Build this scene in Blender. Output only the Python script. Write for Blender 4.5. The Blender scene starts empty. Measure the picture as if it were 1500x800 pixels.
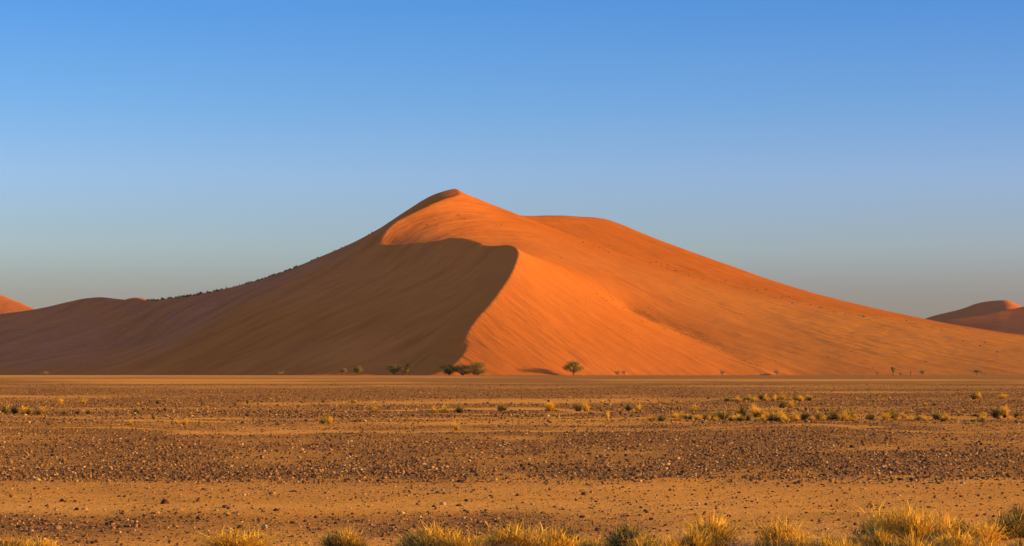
import bpy, bmesh, math, random
import numpy as np
from mathutils import Vector, kdtree

random.seed(7)
rng = np.random.default_rng(11)
S = bpy.context.scene
COL = S.collection

# ---------------------------------------------------------------- camera constants
LENS = 85.0
K = 36.0 / LENS / 1500.0          # metres per metre of distance, per photo pixel
HZ = 544.7                        # photo row of the true horizon
CAMH = 1.5
SUN_EL, SUN_PHI = math.radians(9.2), math.radians(6.0)   # sun on the right, a little behind the camera


def world(px, py, Y):
    return ((px - 750.0) * K * Y, Y, CAMH + (HZ - py) * K * Y)


def row_dist(py):
    return CAMH / ((py - HZ) * K)


# ---------------------------------------------------------------- numpy noise
def _hash(ix, iy, seed):
    h = (ix.astype(np.int64) * 374761393 + iy.astype(np.int64) * 668265263 + seed * 974634777) & 0xffffffff
    h = ((h ^ (h >> 13)) * 1274126177) & 0xffffffff
    h = h ^ (h >> 16)
    return (h & 0xffffff) / float(0xffffff)


def vn(x, y, seed=0):
    x = np.asarray(x, float); y = np.asarray(y, float)
    ix = np.floor(x); iy = np.floor(y)
    fx = x - ix; fy = y - iy
    fx = fx * fx * fx * (fx * (fx * 6 - 15) + 10); fy = fy * fy * fy * (fy * (fy * 6 - 15) + 10)
    a = _hash(ix, iy, seed); b = _hash(ix + 1, iy, seed)
    c = _hash(ix, iy + 1, seed); d = _hash(ix + 1, iy + 1, seed)
    return (a * (1 - fx) + b * fx) * (1 - fy) + (c * (1 - fx) + d * fx) * fy


def fbm(x, y, seed=0, o=4):
    r = 0; a = .5; t = 0
    for i in range(o):
        r = r + a * vn(x * 2 ** i, y * 2 ** i, seed + i * 17); t += a; a *= .5
    return r / t


def smooth(e0, e1, x):
    t = np.clip((x - e0) / (e1 - e0), 0, 1)
    return t * t * (3 - 2 * t)


# ---------------------------------------------------------------- helpers for objects
def new_mesh(name, V, F, mats=(), attrs=None, smooth_shade=False):
    """V (n,3) array, F (m,k) array of equal-sized faces (or list of arrays)"""
    me = bpy.data.meshes.new(name)
    Fs = F if isinstance(F, list) else [F]
    V = np.asarray(V, np.float32)
    nl = sum(f.size for f in Fs); npoly = sum(len(f) for f in Fs)
    me.vertices.add(len(V)); me.vertices.foreach_set('co', V.ravel())
    me.loops.add(nl); me.polygons.add(npoly)
    me.loops.foreach_set('vertex_index', np.concatenate([f.ravel() for f in Fs]).astype(np.int32))
    st = []; off = 0
    for f in Fs:
        k = f.shape[1]
        st.append(off + np.arange(len(f)) * k); off += f.size
    me.polygons.foreach_set('loop_start', np.concatenate(st).astype(np.int32))
    me.update(calc_edges=True)
    me.validate()
    if smooth_shade:
        me.polygons.foreach_set('use_smooth', np.ones(npoly, bool))
    for m in mats:
        me.materials.append(m)
    for an, av in (attrs or {}).items():
        a = me.attributes.new(an, 'FLOAT', 'POINT')
        a.data.foreach_set('value', np.asarray(av, np.float32))
    return me


def link(name, me, parent=None, loc=(0, 0, 0), rz=0.0, sc=None):
    o = bpy.data.objects.new(name, me); COL.objects.link(o)
    o.location = loc; o.rotation_euler = (0, 0, rz)
    if sc: o.scale = sc if isinstance(sc, tuple) else (sc, sc, sc)
    if parent: o.parent = parent
    return o


def tag(o, label, cat, group=None):
    o['label'] = label; o['category'] = cat
    if group: o['group'] = group
    return o


def structure(o):
    o['kind'] = 'structure'; return o


# ---------------------------------------------------------------- materials
def mat(name):
    m = bpy.data.materials.new(name); m.use_nodes = True
    nt = m.node_tree; b = nt.nodes['Principled BSDF']
    b.inputs['Specular IOR Level'].default_value = 0.0
    return m, nt, b


def N(nt, t, **kw):
    n = nt.nodes.new(t)
    for k, v in kw.items():
        setattr(n, k, v)
    return n


def noise(nt, coord, scale, detail=4, rough=.55, mapping=None):
    src = coord
    if mapping:
        mp = N(nt, 'ShaderNodeMapping', vector_type='TEXTURE'); mp.inputs['Scale'].default_value = tuple(1. / q for q in mapping[0])
        mp.inputs['Rotation'].default_value = mapping[1]
        nt.links.new(coord, mp.inputs['Vector']); src = mp.outputs['Vector']
    n = N(nt, 'ShaderNodeTexNoise'); n.inputs['Scale'].default_value = scale
    n.inputs['Detail'].default_value = detail; n.inputs['Roughness'].default_value = rough
    nt.links.new(src, n.inputs['Vector'])
    return n.outputs['Fac']


def ramp(nt, fac, stops):
    r = N(nt, 'ShaderNodeValToRGB'); e = r.color_ramp.elements
    while len(e) < len(stops): e.new(.5)
    for i, (p, c) in enumerate(stops):
        e[i].position = p; e[i].color = (*c, 1) if len(c) == 3 else c
    nt.links.new(fac, r.inputs['Fac'])
    return r.outputs['Color']


def mix(nt, fac, a, b, mode='MIX'):
    m = N(nt, 'ShaderNodeMix', data_type='RGBA', blend_type=mode)
    for v, i in ((fac, 0), (a, 6), (b, 7)):
        if hasattr(v, 'is_linked'): nt.links.new(v, m.inputs[i])
        elif i == 0: m.inputs[i].default_value = v
        else: m.inputs[i].default_value = (*v, 1)
    return m.outputs[2]


def math_(nt, op, a, b):
    m = N(nt, 'ShaderNodeMath', operation=op)
    for i, v in enumerate((a, b)):
        if hasattr(v, 'is_linked'): nt.links.new(v, m.inputs[i])
        else: m.inputs[i].default_value = v
    return m.outputs[0]


def maprange(nt, v, a, b, c=0., d=1.):
    m = N(nt, 'ShaderNodeMapRange'); m.clamp = True
    nt.links.new(v, m.inputs['Value'])
    for i, x in zip(('From Min', 'From Max', 'To Min', 'To Max'), (a, b, c, d)):
        m.inputs[i].default_value = x
    return m.outputs['Result']


def bump(nt, h, b, strength, dist):
    n = N(nt, 'ShaderNodeBump'); n.inputs['Strength'].default_value = strength
    n.inputs['Distance'].default_value = dist
    nt.links.new(h, n.inputs['Height'])
    nt.links.new(n.outputs['Normal'], b.inputs['Normal'])


def attr(nt, name):
    a = N(nt, 'ShaderNodeAttribute', attribute_name=name)
    return a.outputs['Fac']


SAND = (0.460, 0.139, 0.0145)
SAND_RED = (0.390, 0.107, 0.0080)
SAND_PALE = (0.46, 0.168, 0.014)
SAND_GREY = (0.40, 0.128, 0.023)


def sand_material(name, base=SAND, red=SAND_RED, veg=True):
    m, nt, b = mat(name)
    co = N(nt, 'ShaderNodeNewGeometry').outputs['Position']
    b.inputs['Roughness'].default_value = .95
    big = noise(nt, co, .012, 3, .5)
    c = mix(nt, maprange(nt, big, .35, .65), base, tuple(.5 * (p + q) for p, q in zip(base, red)))
    if veg:
        c = mix(nt, attr(nt, 'pale'), c, SAND_PALE)
        c = mix(nt, attr(nt, 'red'), c, red)
        c = mix(nt, attr(nt, 'grassy'), c, SAND_GREY)
    # long faint wind streaks running down the slopes, one way on each side of the crest
    sr = noise(nt, co, .20, 6, .66, ((.10, 1., .3), (0, 0, math.radians(-48))))
    st = sr
    if veg:
        sl_ = noise(nt, co, .17, 6, .68, ((.12, 1., .3), (0, 0, math.radians(48))))
        m2 = N(nt, 'ShaderNodeMix', data_type='FLOAT')
        nt.links.new(attr(nt, 'left'), m2.inputs[0]); nt.links.new(sr, m2.inputs[2]); nt.links.new(sl_, m2.inputs[3]); st = m2.outputs[0]
    c = mix(nt, 1.0, c, ramp(nt, st, [(.28, (.90, .87, .86)), (.5, (1, 1, 1)), (.70, (1.05, 1.06, 1.07))]), 'MULTIPLY')
    if veg:   # slip marks of the steep lee face, their relief shading deepened in the colour
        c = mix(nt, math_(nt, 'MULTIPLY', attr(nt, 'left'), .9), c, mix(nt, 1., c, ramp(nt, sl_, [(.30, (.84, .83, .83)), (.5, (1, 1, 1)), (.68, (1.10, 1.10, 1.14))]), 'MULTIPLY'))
    fine = noise(nt, co, .55, 4, .75)
    c = mix(nt, 1.0, c, ramp(nt, fine, [(.25, (.94, .93, .92)), (.6, (1.02, 1.02, 1.02))]), 'MULTIPLY')
    if veg:   # speckle of dry grass and grit on the stonier flanks
        sp = noise(nt, co, .42, 4, .75, ((.45, 1, 1), (0, 0, 0)))
        f = math_(nt, 'MULTIPLY', maprange(nt, sp, .53, .66), attr(nt, 'speck'))
        c = mix(nt, f, c, (.22, .12, .035))
    nt.links.new(c, b.inputs['Base Color'])
    patch = maprange(nt, noise(nt, co, .022, 3, .6), .38, .62, .25, 1.0)
    bump(nt, math_(nt, 'MULTIPLY', st, patch), b, .55, 2.4)
    return m


# ---------------------------------------------------------------- dune heightfields from ridge lines
def catmull(P, step):
    P = np.asarray(P, float); out = []
    E = np.vstack([2 * P[0] - P[1], P, 2 * P[-1] - P[-2]])
    for i in range(1, len(E) - 2):
        p0, p1, p2, p3 = E[i - 1:i + 3]
        n = max(2, int(np.linalg.norm(p2 - p1) / step))
        t = (np.arange(n) / n)[:, None]
        out.append(.5 * (2 * p1 + (p2 - p0) * t + (2 * p0 - 5 * p1 + 4 * p2 - p3) * t ** 2 + (3 * p1 - p0 - 3 * p2 + p3) * t ** 3))
    out.append(P[-1:])
    return np.vstack(out)


def line(pts, step):
    P = np.asarray(pts, float); out = []
    for a, b in zip(P[:-1], P[1:]):
        n = max(2, int(np.linalg.norm(b - a) / step))
        out.append(a + (b - a) * (np.arange(n) / n)[:, None])
    out.append(P[-1:])
    return np.vstack(out)


class Field:
    """membrane stretched over ridge lines: the sand between two ridges takes the smooth slope joining them"""
    def __init__(s, x0, x1, y0, y1, cell, levels, curves, fixed, iters=260):
        s.x0, s.y0, s.cell = x0, y0, cell
        H = None
        for L in range(levels, -1, -1):
            c = cell * 2 ** L
            nx = int(round((x1 - x0) / c)) + 1; ny = int(round((y1 - y0) / c)) + 1
            X, Y = np.meshgrid(x0 + np.arange(nx) * c, y0 + np.arange(ny) * c)
            M, Z = fixed(X, Y, c)
            acc = np.zeros((ny, nx)); cnt = np.zeros((ny, nx))
            for C in curves:
                ix = np.rint((C[:, 0] - x0) / c).astype(int); iy = np.rint((C[:, 1] - y0) / c).astype(int)
                ok = (ix >= 0) & (ix < nx) & (iy >= 0) & (iy < ny)
                np.add.at(acc, (iy[ok], ix[ok]), C[ok, 2]); np.add.at(cnt, (iy[ok], ix[ok]), 1)
            k = cnt > 0
            Z = np.where(k, acc / np.maximum(cnt, 1), Z); M = M | k
            if H is None: H = np.where(M, Z, 10.0)
            else:
                fy = np.clip((Y[:, 0] - y0) / pc, 0, H.shape[0] - 1.001); fx = np.clip((X[0] - x0) / pc, 0, H.shape[1] - 1.001)
                iy = fy.astype(int); ix = fx.astype(int); ty = (fy - iy)[:, None]; tx = (fx - ix)[None]
                H = (H[iy][:, ix] * (1 - ty) * (1 - tx) + H[iy][:, ix + 1] * (1 - ty) * tx +
                     H[iy + 1][:, ix] * ty * (1 - tx) + H[iy + 1][:, ix + 1] * ty * tx)
                H = np.where(M, Z, H)
            pc = c
            for it in range(iters if L else iters // 2):
                P = np.pad(H, 1, mode='edge')
                G = .25 * (P[:-2, 1:-1] + P[2:, 1:-1] + P[1:-1, :-2] + P[1:-1, 2:])
                H = np.where(M, Z, H + 1.0 * (G - H))
        s.H, s.X, s.Y, s.nx, s.ny = H, X, Y, nx, ny

    def blur(s, n, keep):
        H = s.H
        for _ in range(n):
            P = np.pad(H, 1, mode='edge')
            G = .25 * H + .125 * (P[:-2, 1:-1] + P[2:, 1:-1] + P[1:-1, :-2] + P[1:-1, 2:]) + \
                .0625 * (P[:-2, :-2] + P[2:, 2:] + P[:-2, 2:] + P[2:, :-2])
            H = H + (G - H) * keep
        s.H = H

    def at(s, x, y):
        fx = min(max((x - s.x0) / s.cell, 0), s.nx - 1.001); fy = min(max((y - s.y0) / s.cell, 0), s.ny - 1.001)
        i, j = int(fx), int(fy); u, v = fx - i, fy - j
        H = s.H
        return (H[j, i] * (1 - u) + H[j, i + 1] * u) * (1 - v) + (H[j + 1, i] * (1 - u) + H[j + 1, i + 1] * u) * v

    def cast(s, px, py, y0=990, y1=1600, step=1.0):
        """the first point of the slope seen in the direction of a photo position"""
        y = y0
        while y < y1:
            x, _, z = world(px, py, y)
            h = s.at(x, y)
            if h > 0 and z <= h: return x, y, h
            y += step
        return None

    def mesh(s, name, m, attrs=None, XY=None):
        X, Y = XY if XY else (s.X, s.Y)
        V = np.stack([X.ravel(), Y.ravel(), s.H.ravel()], 1)
        i = np.arange(s.nx * s.ny).reshape(s.ny, s.nx)
        F = np.stack([i[:-1, :-1].ravel(), i[:-1, 1:].ravel(), i[1:, 1:].ravel(), i[1:, :-1].ravel()], 1)
        me = new_mesh(name, V, F, [m], {k: v.ravel() for k, v in (attrs or {}).items()}, True)
        return structure(link(name, me))


def toe(x):
    """distance at which the main dune meets the plain"""
    t = np.where(x > -33, 1000 + 0 * x, 1000 + (-33 - x) * .62)
    t = np.minimum(t, 1118) + 70 * smooth(-35, 150, x)
    return t + 5 * (vn(x / 40., x * 0, 5) - .5) * smooth(-33, 30, x) + 10 * (vn(x / 60., x * 0, 6) - .5) * smooth(-60, -160, x)


W = lambda L: [world(*p) for p in L]
crest_pts = [(628, 550, 1000), (650, 542, 1007), (666, 531, 1015), (679, 517, 1024), (685, 502, 1033), (685.5, 486, 1041),
             (698, 467, 1052), (716, 447, 1065), (735, 422, 1083), (749, 400, 1103), (756, 383, 1121), (758.5, 372, 1134),
             (757, 365, 1145), (751, 360.5, 1154), (742, 359, 1161), (728, 360, 1168), (714, 360, 1174), (702, 355, 1179), (685, 350, 1185),
             (671, 349, 1190), (657, 349, 1195), (640, 353, 1200), (605, 356.5, 1211), (570, 358.5, 1222), (556.5, 357.5, 1226),
             (556, 352, 1229), (564, 339.5, 1233), (584, 322.5, 1243), (626, 302, 1263), (648, 292.5, 1277), (666, 288, 1288),
             (673, 284.5, 1295), (673, 280.5, 1300), (668, 276.5, 1306)]
n_low = 25                                            # the part with a slip face below it
crest = catmull(W(crest_pts), .4)
crest_slip = catmull(W(crest_pts[:n_low]), .5)
left_sky = catmull(W([(668, 276.5, 1306), (640, 279, 1304), (600, 303, 1295), (556, 335.5, 1285), (500, 364, 1280), (450, 384, 1268), (400, 404, 1258),
                      (350, 418, 1248), (300, 428, 1242), (250, 435.5, 1236), (222, 440, 1234), (200, 439.5, 1240), (175, 436, 1246), (148, 431.5, 1250),
                      (120, 434.5, 1250), (80, 445, 1248), (40, 453.5, 1245), (0, 458, 1240), (-60, 466, 1230), (-150, 480, 1205), (-300, 500, 1180)]), 1.)
right_sky = catmull(W([(668, 276.5, 1306), (700, 291, 1328), (730, 303, 1352), (757, 313.5, 1372), (775, 314, 1386), (800, 313, 1402), (850, 315, 1432), (885, 317.5, 1450),
                       (910, 326.5, 1444), (950, 343.5, 1430), (1000, 363, 1410), (1100, 398.5, 1370), (1200, 430, 1330), (1300, 455, 1290), (1350, 466, 1270),
                       (1420, 479, 1240), (1500, 490, 1210), (1700, 515, 1150), (1850, 535, 1060)]), 1.)
fold_up = catmull(W([(757, 313.5, 1372), (800, 332, 1352), (860, 353, 1330), (950, 386, 1300), (1050, 416, 1270), (1150, 441, 1240), (1250, 463, 1205), (1350, 486, 1165)]), 1.)
fold_low = catmull(W([(915, 455, 1158), (955, 472, 1146), (1000, 490, 1130), (1060, 515, 1100), (1130, 548, 1061)]), 1.)
rib = catmull(W([(200, 547, 1110), (260, 511, 1132), (320, 474, 1158), (390, 434, 1190), (450, 402, 1216), (515, 371, 1228), (556.5, 357.5, 1229)]), 1.)

# slip face below the S-shaped crest: sand at its angle of repose
kd = kdtree.KDTree(len(crest_slip))
for i, p in enumerate(crest_slip): kd.insert((p[0], p[1], 0), i)
kd.balance()
tan_slip = np.gradient(crest_slip, axis=0)


def dune_fixed(X, Y, c):
    T = toe(X)
    M = (Y <= T) | (Y >= 1849) | (X <= -449) | (X >= 519)
    Z = np.where(Y <= T, -.07 * (T - Y), -1.0)
    # slip face strip
    box = (X > -140) & (X < 12) & (Y > 1000) & (Y < 1235) & ~M
    idx = np.argwhere(box)
    for j, i in idx:
        x, y = X[j, i], Y[j, i]
        co, k, d = kd.find((x, y, 0))
        if d > 26 or d < c * .45: continue
        t = tan_slip[k]
        if t[0] * (y - co[1]) - t[1] * (x - co[0]) > 0:          # left of the crest
            sl = slice(max(0, k - 140), k + 140)
            q = crest_slip[sl]
            v = (q[:, 2] - .63 * np.hypot(q[:, 0] - x, q[:, 1] - y)).max()
            if k < 3 or k > len(crest_slip) - 4: continue
            M[j, i] = True; Z[j, i] = max(v, -.5)
    return M, Z


hollow = catmull(W([(-220, 537, 1150), (-60, 529, 1160), (60, 521, 1170), (150, 515, 1182), (215, 508, 1190)]), 1.)
bowl = catmull(W([(568, 358, 1227), (590, 359, 1223), (615, 358.5, 1218), (645, 357, 1213), (675, 354, 1207), (705, 360, 1201), (735, 362, 1190), (765, 366.5, 1166)]), .7)   # hollow behind the crest
lee_l = left_sky[left_sky[:, 0] < -88] + np.array([0, 55, -13.])        # the far side falls away behind both skylines
lee_r = right_sky[right_sky[:, 0] > 25] + np.array([0, 60, -15.])
D = Field(-450, 520, 980, 1850, 1.0, 4, [crest, left_sky, right_sky, fold_up, fold_low, rib, bowl, hollow, lee_l, lee_r], dune_fixed)
# soften everything except the sharp crest
kd2 = kdtree.KDTree(len(crest))
for i, p in enumerate(crest): kd2.insert((p[0], p[1], 0), i)
kd2.balance()
dist = np.full(D.H.shape, 99.); near = np.zeros(D.H.shape, int)
for j, i in np.argwhere((D.X > -150) & (D.X < 60) & (D.Y > 990) & (D.Y < 1360)):
    co, k, d = kd2.find((D.X[j, i], D.Y[j, i], 0)); dist[j, i] = d; near[j, i] = k
keep = smooth(1.2, 9., dist) * smooth(-2, 4, D.Y - toe(D.X))
D.blur(18, keep)
# gentle swells in the sand, fading out at the crest and at the plain
amp = smooth(2, 25, dist) * smooth(3, 40, D.Y - toe(D.X))
D.H += amp * (1.1 * (fbm(D.X / 38 + D.Y / 90, D.Y / 60, 3) - .5) + .35 * (fbm(D.X / 9. + D.Y / 30., D.Y / 17., 9) - .5))
# bring the grid onto the crest so that its edge is clean
DX, DY = D.X.copy(), D.Y.copy()
for j, i in np.argwhere(dist < .5):
    p = crest[near[j, i]]
    DX[j, i], DY[j, i], D.H[j, i] = p
R_ = (D.X > -20)
pale = smooth(0, 130, D.X - 30 - (1180 - D.Y) * .35) * smooth(1400, 1200, D.Y) * smooth(75, 35, D.H)
pale = pale * (.55 + .6 * fbm(D.X / 40, D.Y / 60, 21))
leftp = smooth(-60, -130, D.X) * .55
red = smooth(1255, 1330, D.Y + D.X * .35) * smooth(-60, 0, D.X)
speck = np.clip(pale * 1.0 + smooth(-40, -120, D.X) * smooth(1130, 1200, D.Y) * .8, 0, 1)
sand = sand_material('dune sand')
rib_x = np.interp(D.Y, [1100, 1132, 1158, 1190, 1216, 1229, 1300], [-168, -150, -138, -118, -97, -66, -60])
grassy = smooth(8, -34, D.X - rib_x + 26 * (fbm(D.X / 14 + D.Y / 40, D.Y / 22, 79) - .5)) * (.30 + .8 * fbm(D.X / 22 + D.Y / 60, D.Y / 34, 77)) * smooth(1105, 1160, D.Y + 25 * fbm(D.X / 45, D.X * 0, 78))
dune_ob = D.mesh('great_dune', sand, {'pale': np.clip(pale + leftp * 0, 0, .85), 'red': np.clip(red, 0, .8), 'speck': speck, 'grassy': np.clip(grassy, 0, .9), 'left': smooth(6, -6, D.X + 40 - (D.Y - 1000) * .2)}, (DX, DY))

# far dunes
sand_far = sand_material('far dune sand', base=(.46, .138, .019), red=(.41, .116, .018), veg=False)


def far_dune(name, bounds, cell, curves):
    x0, x1, y0, y1 = bounds

    def fx(X, Y, c):
        M = (X <= x0 + .5 * c) | (X >= x1 - 1.5 * c) | (Y <= y0 + .5 * c) | (Y >= y1 - 1.5 * c)
        return M, np.full(X.shape, -1.0)
    f = Field(x0, x1, y0, y1, cell, 3, curves, fx, 120)
    f.blur(2, np.ones(f.H.shape))
    f.H += (fbm(f.X / 70, f.Y / 90, 31) - .5) * 2.0 * smooth(4, 25, f.H)
    return f.mesh(name, sand_far)


far_dune('distant_dune', (-1000, -380, 2150, 2950), 5.,
         [catmull(W([(-420, 440, 2560), (-250, 395, 2560), (-120, 398, 2540), (-40, 418, 2500), (0, 430.5, 2480), (18, 437, 2470), (50, 451, 2450), (90, 470, 2420)]), 4)])
far_dune('distant_dune', (-760, -180, 2050, 2700), 4.,
         [catmull(W([(140, 470, 2400), (176, 440, 2390), (188, 434.0, 2380), (203, 432.5, 2370), (214, 435.5, 2360), (228, 446, 2340), (250, 470, 2330)]), 4)])
far_dune('distant_dune', (280, 1000, 1560, 2300), 4.,
         [catmull(W([(1330, 486, 1900), (1372, 468, 1900), (1420, 462.5, 1900), (1460, 456.5, 1905), (1500, 449, 1910), (1560, 430, 1920), (1620, 400, 1930), (1700, 395, 1940), (1850, 460, 1930)]), 3)])
far_dune('distant_dune', (400, 1150, 2500, 3350), 4.,
         [catmull(W([(1300, 490, 3020), (1358, 463.5, 3020), (1400, 454, 3020), (1437, 442, 3010), (1455, 439, 3000), (1476, 438, 2990)]), 4),
          catmull(W([(1476, 438, 2990), (1492, 447.5, 3000), (1530, 462, 3020), (1600, 490, 3040)]), 4),
          catmull(W([(1476, 438, 2990), (1477, 448, 2940), (1482, 462, 2850), (1486, 490, 2720)]), 4)])


# ---------------------------------------------------------------- the plain
def axis(fine0, fine1, step, grow, lo, hi):
    a = list(np.arange(fine0, fine1, step))
    d = step
    while a[-1] < hi: d *= grow; a.append(a[-1] + d)
    d = step; b = []
    v = fine0
    while v > lo: d *= grow; v -= d; b.append(v)
    return np.array(b[::-1] + a)


def relief(x, y):
    f = smooth(900, 300, y)
    return f * (.07 * (fbm(x / 5., y / 4., 41, 3) - .5) + .025 * (fbm(x / .9, y / .8, 43, 2) - .5)) - .045 * smooth(24.0, 21.5, y) * fbm(x / 2.5, y / 2., 44, 2)


def gravel_amount(x, y):
    """how stony the plain is: bands that run across the view"""
    yy = np.maximum(y, 5.)
    r = HZ + CAMH / (yy * K)
    w = (fbm(x / np.maximum(yy * .06, 1.2), np.log(yy) * 9, 51, 3) - .5)
    r = r + w * 22 * smooth(560, 640, r)
    P = np.array([[545, .62], [553, .60], [556, .45], [560, .75], [566, .30], [572, .75], [580, .55], [590, .80], [598, .55], [606, .75], [613, .45], [620, .30], [629, .35],
                  [636, .85], [650, .75], [664, .70], [672, .85], [690, 1.0], [699, .95], [706, .30], [720, .20], [744, .22], [752, .30], [758, .62], [774, .66], [786, .35], [840, .2]])
    g = np.interp(r, P[:, 0], P[:, 1])
    v = fbm(x / np.maximum(yy * .05, .9), yy / np.maximum(yy * .1, 1.) + np.log(yy) * 7, 53, 3)
    g = g * np.clip(.22 + 1.6 * v, 0, 1.5)
    g = g * np.where(r < 632, np.clip(2.3 * vn(r / 2.6, x / yy * 7, 57) * (.4 + 1.2 * vn(r / 7., x / yy * 4, 58)), .05, 1.6), 1)
    right = smooth(.02, .10, x / yy)        # the near strip of stones thins out to the right
    g = np.where(r > 748, g * (1 - .7 * right), g)
    g = np.where(r < 554, g * (.45 + .55 * smooth(-.03, .02, x / yy)) * (.6 + .8 * vn(x / 60., yy / 45., 59)), g)
    return np.clip(g, 0, 1)


gx = axis(-9, 9, .12, 1.045, -3600, 3600)
gy = axis(17, 34, .10, 1.022, -150, 3700)
GX, GY = np.meshgrid(gx, gy)
GZ = relief(GX, GY)
V = np.stack([GX.ravel(), GY.ravel(), GZ.ravel()], 1)
ii = np.arange(GX.size).reshape(GX.shape)
F = np.stack([ii[:-1, :-1].ravel(), ii[:-1, 1:].ravel(), ii[1:, 1:].ravel(), ii[1:, :-1].ravel()], 1)
gm, nt, b = mat('gravel plain')
co = N(nt, 'ShaderNodeNewGeometry').outputs['Position']
b.inputs['Roughness'].default_value = .95
n1 = noise(nt, co, .35, 5, .65, ((.35, 1, 1), (0, 0, 0)))
n2 = noise(nt, co, 9., 4, .75)
n3 = noise(nt, co, 42., 2, .7)
sandc = ramp(nt, n1, [(.3, (.52, .215, .018)), (.5, (.65, .275, .024)), (.7, (.72, .320, .032))])
gravc = ramp(nt, n2, [(.34, (.14, .064, .014)), (.48, (.31, .135, .018)), (.62, (.46, .205, .024))])
c = mix(nt, maprange(nt, math_(nt, 'ADD', attr(nt, 'gravel'), math_(nt, 'MULTIPLY', n2, .8)), .55, 1.15), sandc, gravc)
c = mix(nt, 1., c, ramp(nt, n3, [(.3, (.72, .70, .70)), (.55, (1.06, 1.06, 1.06))]), 'MULTIPLY')
nt.links.new(c, b.inputs['Base Color'])
bump(nt, math_(nt, 'ADD', math_(nt, 'MULTIPLY', n2, 1.0), math_(nt, 'MULTIPLY', n3, .35)), b, .6, .06)
ground = structure(link('ground', new_mesh('ground', V, F, [gm], {'gravel': gravel_amount(GX, GY).ravel()}, True)))

# ---------------------------------------------------------------- stones
sm, nt, b = mat('desert stone')
co = N(nt, 'ShaderNodeNewGeometry').outputs['Position']
b.inputs['Roughness'].default_value = .8
nn = noise(nt, co, 30., 3, .6)
oi = N(nt, 'ShaderNodeObjectInfo').outputs['Random']
tone = math_(nt, 'FRACT', math_(nt, 'ADD', attr(nt, 'tone'), oi), 0)
c = ramp(nt, tone, [(0, (.045, .026, .013)), (.30, (.095, .050, .017)), (.60, (.17, .084, .019)), (.86, (.28, .140, .026)), (.98, (.46, .28, .08))])
c = mix(nt, 1., c, ramp(nt, nn, [(.3, (.75, .75, .75)), (.6, (1.05, 1.05, 1.05))]), 'MULTIPLY')
nt.links.new(c, b.inputs['Base Color'])
bump(nt, nn, b, .4, .02)


def ico(sub, seed, amp, flat):
    bm = bmesh.new(); bmesh.ops.create_icosphere(bm, subdivisions=sub, radius=1)
    V = np.array([v.co[:] for v in bm.verts]); F = np.array([[v.index for v in f.verts] for f in bm.faces]); bm.free()
    r = np.random.default_rng(seed)
    # cut facets: push the ball in along a few random planes, then roughen
    for _ in range(9):
        n = r.normal(size=3); n /= np.linalg.norm(n); d = r.uniform(.55, .85)
        e = V @ n - d
        V = V - np.where(e > 0, e, 0)[:, None] * n * .9
    V = V * (1 + r.normal(size=(len(V), 1)) * amp)
    V *= np.array([1, r.uniform(.65, .95), flat])
    return V, F


protos = [ico(1, i, .06, .55 + .04 * i) for i in range(6)]


def pebbles(x, y, size):
    """one mesh of many small stones"""
    n = len(x); Vs = []; Fs = []; T = []; off = 0
    kind = rng.integers(0, len(protos), n)
    for k, (PV, PF) in enumerate(protos):
        q = np.where(kind == k)[0]
        if not len(q): continue
        a = rng.uniform(0, 2 * math.pi, len(q)); ca, sa = np.cos(a), np.sin(a)
        s = size[q]
        vx = (PV[None, :, 0] * ca[:, None] - PV[None, :, 1] * sa[:, None]) * s[:, None] + x[q][:, None]
        vy = (PV[None, :, 0] * sa[:, None] + PV[None, :, 1] * ca[:, None]) * s[:, None] + y[q][:, None]
        vz = PV[None, :, 2] * s[:, None] * rng.uniform(.7, 1.25, len(q))[:, None] + (relief(x[q], y[q]) + s * .18)[:, None]
        Vs.append(np.stack([vx, vy, vz], 2).reshape(-1, 3))
        Fs.append((PF[None] + (np.arange(len(q)) * len(PV))[:, None, None] + off).reshape(-1, 3))
        T.append(np.repeat(rng.beta(1.6, 1.9, len(q)), len(PV)))
        off += len(q) * len(PV)
    return np.vstack(Vs), np.vstack(Fs), np.concatenate(T)


def sample_plain(n, y0, y1, dens_pow):
    u = rng.uniform(0, 1, n)
    # density falls with distance so that far and near gravel look equally fine
    e = 2 - dens_pow
    y = (y0 ** e + u * (y1 ** e - y0 ** e)) ** (1 / e)
    x = rng.uniform(-.29, .29, n) * y
    k = rng.uniform(0, 1, n) < gravel_amount(x, y) ** 1.2
    return x[k], y[k]


px_, py_, ps_ = [], [], []
x, y = sample_plain(80000, 18.5, 34, 1.0); px_.append(x); py_.append(y); ps_.append(np.clip(rng.lognormal(-4.6, .55, len(x)), .006, .035))
x, y = sample_plain(170000, 32, 75, 1.3); px_.append(x); py_.append(y); ps_.append(np.clip(rng.lognormal(-4.3, .58, len(x)), .007, .055))
x, y = sample_plain(105000, 70, 300, 1.6); px_.append(x); py_.append(y); ps_.append(np.clip(rng.lognormal(-3.35, .42, len(x)), .018, .09))
V, F, T = pebbles(np.concatenate(px_), np.concatenate(py_), np.concatenate(ps_))
gravel = link('gravel', new_mesh('gravel', V, F, [sm], {'tone': T * .98}, False)); gravel['kind'] = 'stuff'

stone_meshes = []
for i in range(8):
    PV, PF = ico(3, 100 + i, .018, .62 + .05 * (i % 4))
    stone_meshes.append(new_mesh('stone', PV, PF, [sm], {'tone': np.zeros(len(PV))}, False))
G_ST = 'loose stones lying on the sandy plain'


def stone(px, py, wpx, label=None, idx=None, hf=1.0):
    d = row_dist(py); x = (px - 750) * K * d
    s = wpx * K * d * .5
    i = random.randrange(8) if idx is None else idx
    o = link('stone', stone_meshes[i], None, (x, d, float(relief(np.array(x), np.array(d))) + s * .22), random.uniform(0, 6.28), (s, s, s * hf))
    tag(o, label or 'small loose stone on the plain', 'stone', G_ST)
    return o


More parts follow.
